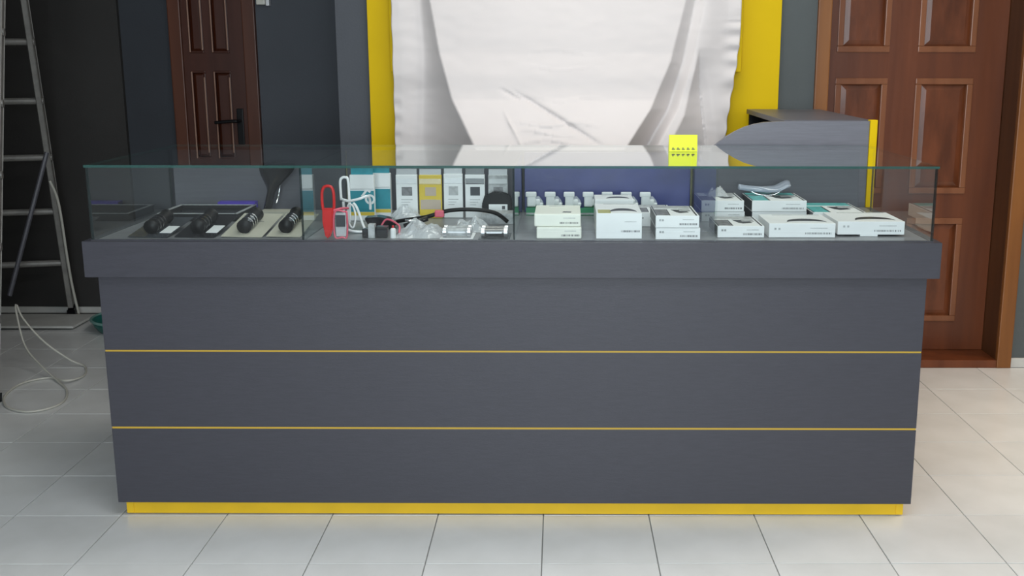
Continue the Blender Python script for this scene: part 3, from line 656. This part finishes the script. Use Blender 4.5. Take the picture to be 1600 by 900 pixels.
# ================================================================== bay one: grips on cards
def grip(label, cx, y0, dx, y1, rise, m_card, ringc, cw=.12, patch=False):
    """handlebar grip on a tilted card; card axis from (cx,y0) to (cx+dx,y1)"""
    t = thing('handlebar_grip', (cx, (y0+y1)/2, FZ), label, 'handlebar grip', 'handlebar grips on cards in the first bay')
    A = Vector((cx, y0, FZ+.002)); B = Vector((cx+dx, y1, FZ+.002+rise)); ax = (B-A).normalized(); sx = Vector((1, 0, 0)); sx = (sx-ax*sx.dot(ax)).normalized(); up = sx.cross(ax)
    mid = (A+B)/2; Ln = (B-A).length
    g = MB(); g.obox(mid, sx, ax, up, cw, Ln, .0014); 
    g.build('backing_card', m_card, t)
    g = MB(); g.obox((A.x*.3+B.x*.7, A.y*.3+B.y*.7, (FZ+ (A.z*.3+B.z*.7)-.001)/2), sx, Vector((0, 1, 0)), Vector((0, 0, 1)), .05, .03, max(.002, (A.z*.3+B.z*.7)-.001-FZ-.001)); g.build('card_prop', M['smoke'], t)
    if patch: MB().obox(mid+up*.001+sx*.038-ax*.03, sx, ax, up, .035, .07, .0012).build('white_label', M['white_card'], t)
    r = .0195; P0 = A+ax*.03+up*(r+.002); P1 = P0+ax*.125
    n = 26; pts = [P0+(P1-P0)*k/n for k in range(n+1)]
    MB().tube(pts, [r*(1 if k % 2 else .90) if 2 < k < n-1 else r*1.12 for k in range(n+1)], 14).build('grip_body', M['black'], t, smooth=True)
    for f in (.20, .36, .50):
        q = P0+(P1-P0)*f; MB().tube([q, q+ax*.006], r*1.10, 14).build('lock_ring', ringc, t)
    return t
grip('black ribbed grip with silver rings on cream card, right of centre', -.815, .055, .012, .27, .040, M['dull_card'], M['chrome'], .125)
grip('black ribbed grip with silver rings on cream card, beside the divider', -.690, .060, .010, .27, .040, M['dull_card'], M['chrome'], .105)
grip('black grip on black card, just left of the cream cards', -.955, .050, .012, .26, .034, M['black_gloss'], M['black_gloss'], .12, True)
grip('black grip on smoky card, leftmost in the first bay', -1.095, .050, .012, .26, .030, M['smoke'], M['black_gloss'], .12, True)
t = thing('blister_tray', (-1.03, .50, FZ), 'shallow smoky black tray at the back of the first bay', 'tray')
bx('tray_base', M['smoke'], t, -1.18, -.93, .39, .60, FZ, FZ+.006)
for a in ((-1.18, -.93, .384, .39), (-1.18, -.93, .60, .606), (-1.186, -1.18, .384, .606), (-.93, -.924, .384, .606)): bx('tray_wall', M['groove_dark'], t, *a, FZ, FZ+.024); bx('tray_lip_highlight', M['mid_print'], t, a[0]-.002, a[1]+.002, a[2]-.002, a[3]+.002, FZ+.0242, FZ+.0262)  # pale lips paint the highlights along the tray edges
tag(MB().box(-1.06, -.93, .612, .65, FZ, FZ+.034, bev=.001).build('violet_box', M['purple']), 'slim violet box behind the smoky tray', 'box')
tag(MB().box(-.885, -.76, .50, .565, FZ, FZ+.016, bev=.001).build('cream_packet', M['dull_card']), 'flat cream packet in front of the black saddle in the first bay', 'packet')
# black saddle standing on its nose
t = thing('bicycle_saddle', (-.865, .58, FZ), 'black bicycle saddle propped against the back, left of the first divider', 'saddle')
vs = []; fs = []; n, m_ = 18, 14
for j in range(n+1):
    v = j/n; wd = lerp(.014, .062, smooth(.35, .95, v)) if v < .97 else .056
    zc = FZ+.006+.165*v
    for i in range(m_+1):
        a = -1+2*i/m_; vs.append((-.86+.05*(v-.5)+a*wd, .60-.045*(1-a*a)*(.5+.5*v)-.012*v, zc+.010*(1-a*a)))
for j in range(n):
    for i in range(m_): k = j*(m_+1)+i; fs.append((k, k+1, k+m_+2, k+m_+1))
mm = bpy.data.meshes.new('saddle_cover'); mm.from_pydata([(x+.865, y-.58, z-FZ) for x, y, z in vs], [], fs); mm.materials.append(M['black_gloss'])
for f in mm.polygons: f.use_smooth = True
o = bpy.data.objects.new('saddle_cover', mm); C.objects.link(o); o.parent = t; md = o.modifiers.new('s', 'SOLIDIFY'); md.thickness = .006; md.offset = -1
for sx in (-.012, .012): MB().tube(spline([(-.865+sx, .605, FZ+.03), (-.861+sx, .63, FZ+.06), (-.857+sx*1.5, .632, FZ+.11), (-.845+sx*2, .61, FZ+.15)]), .003, 8).build('rail', M['chrome'], t, smooth=True)

# ================================================================== LEFT: ladder, cable, basin, carton
lad = thing('step_ladder', (-2.75, 1.8, 0), 'tall worn aluminium step ladder at the left edge', 'ladder')
e1 = Vector((-.969, -.247, 0)); e2 = Vector((-.247, .969, 0))
def rail(F0, dirv, L, name='rail', wd=.022, dp=.05):
    dv = Vector(dirv).normalized(); P0 = Vector(F0); s = e1; t_ = dv.cross(s).normalized()
    g = MB(); g.obox(P0+dv*(L/2+.03), s, t_, dv, wd, dp, L-.06, bev=.003); r = g.build(name, M['alu'], lad)
    g = MB(); g.obox(P0+dv*.022+Vector((0, 0, .002)), s, t_, dv, wd+.012, dp+.012, .035, bev=.004); g.build('rubber_foot', M['black'], r); return dv
LR = 3.0; Lw = .52
rearF = Vector((-2.581, 2.690, .0)); dR = Vector((.062, -.24, .97)).normalized()
frontF = Vector((-2.197, 1.109, .0)); dF = Vector((-.008, .247, .97)).normalized()
for (F0, dv, k0) in ((rearF, dR, .32), (frontF, dF, .35)):
    F1 = F0+e1*Lw; dv1 = (dv + e1*(-.04)).normalized()
    rail(F0, dv, LR); rail(F1, dv1, LR)
    for k in range(9):
        s = k0+k*.30
        a = F0+dv*s; b = F1+dv1*s; ee = (a-b).normalized()
        MB().tube([b-ee*.018, a+ee*.018], .017, 10).build('rung', M['alu'], lad, smooth=False)
top = (rearF+dR*LR + frontF+dF*LR)/2+e1*Lw/2
MB().obox(top+Vector((0, 0, .012)), e1, e2, (0, 0, 1), Lw+.06, .34, .03, bev=.004).build('top_cap', M['alu'], lad)
a = rearF+dR*.95+e2*-.02; b = frontF+e1*Lw+(dF*.42)+e2*.6
MB().tube([a, Vector((-2.714, 2.3, .196))], .012, 8).build('brace', M['laminate_pale'], lad)
MB().tube(spline([(-2.511, 2.43, .775), (-2.495, 2.47, .65), (-2.520, 2.56, .36), (-2.535, 2.62, .18), (-2.532, 2.66, .012)]), .007, 8).build('cord', M['cable'], lad, smooth=True)
cab = tag(MB().tube(spline([(-2.40, 1.75, .275), (-2.385, 1.72, .24), (-2.33, 1.66, .10), (-2.20, 1.54, .035), (-2.08, 1.42, .008), (-1.97, 1.27, .006), (-1.92, 1.10, .006), (-1.99, 1.00, .006), (-2.11, 1.05, .006), (-2.20, 1.20, .006), (-2.22, 1.38, .006), (-2.14, 1.47, .006), (-2.03, 1.40, .014), (-2.0, 1.50, .006), (-2.06, 1.65, .006), (-2.14, 1.68, .03), (-2.26, 1.70, .11), (-2.36, 1.73, .21), (-2.40, 1.76, .27)], 8), .0045, 8).build('white_cable', M['cable'], smooth=True), 'thin white cable looped down from the ladder onto the floor', 'cable')
t = thing('basin', (-2.13, 2.40, 0), 'teal plastic basin on the floor behind the counter, left side', 'basin')
prof = [(.12, .002), (.17, .002), (.19, .03), (.205, .062), (.199, .062), (.183, .03), (.165, .008), (.0001, .008)]
g = MB(); N = 32; rings = [[g.b.verts.new((-2.13+r*math.cos(k*2*math.pi/N), 2.40+r*math.sin(k*2*math.pi/N), z)) for k in range(N)] for r, z in [(.0001, .004)]+prof]
for A, B in zip(rings, rings[1:]):
    for k in range(N): g.b.faces.new((A[k], A[(k+1) % N], B[(k+1) % N], B[k]))
bo = g.build('bowl', M['teal_basin'], t, smooth=True)
MB().tube([(-2.13+.202*math.cos(k*2*math.pi/N), 2.40+.202*math.sin(k*2*math.pi/N), .062) for k in range(N)], .007, 8, closed=True).build('rim', M['rim'], t, smooth=True)
t = thing('flat_carton', (-2.75, 2.5, 0), 'flat pale carton lying on the floor behind the ladder', 'carton')
bx('carton_board', M['tile_base'], t, -3.12, -2.42, 2.34, 2.61, .012, .024, bev=.001)
for x in (-3.0, -2.62): bx('carton_foot', M['wall_dark'], t, x, x+.10, 2.38, 2.58, .0002, .0118)

# wall box beside the narrow door
t = thing('wall_box', (-1.445, 2.76, 1.66), 'small white electric box on the wall right of the narrow dark door', 'electric box')
bx('box_body', M['switch'], t, -1.475, -1.428, 2.72, 2.7645, 1.67, 1.80, bev=.006)
bx('box_lid', M['white_plastic'], t, -1.426, -1.408, 2.725, 2.7645, 1.665, 1.80, bev=.004)
# housings of the added ceiling fill lights, out of view
for k, (x, y, l_, w_) in enumerate(((.25, .55, 1.5, .5), (.5, -1.4, 2.0, .6))):
    t = thing('added_ceiling_light', (x, y, 2.89), ('added long white ceiling light above the counter, out of view', 'added long white ceiling light in front of the counter, out of view')[k], 'ceiling light')
    bx('light_frame', M['white_plastic'], t, x-l_/2-.03, x+l_/2+.03, y-w_/2-.03, y+w_/2+.03, 2.90, 2.949)
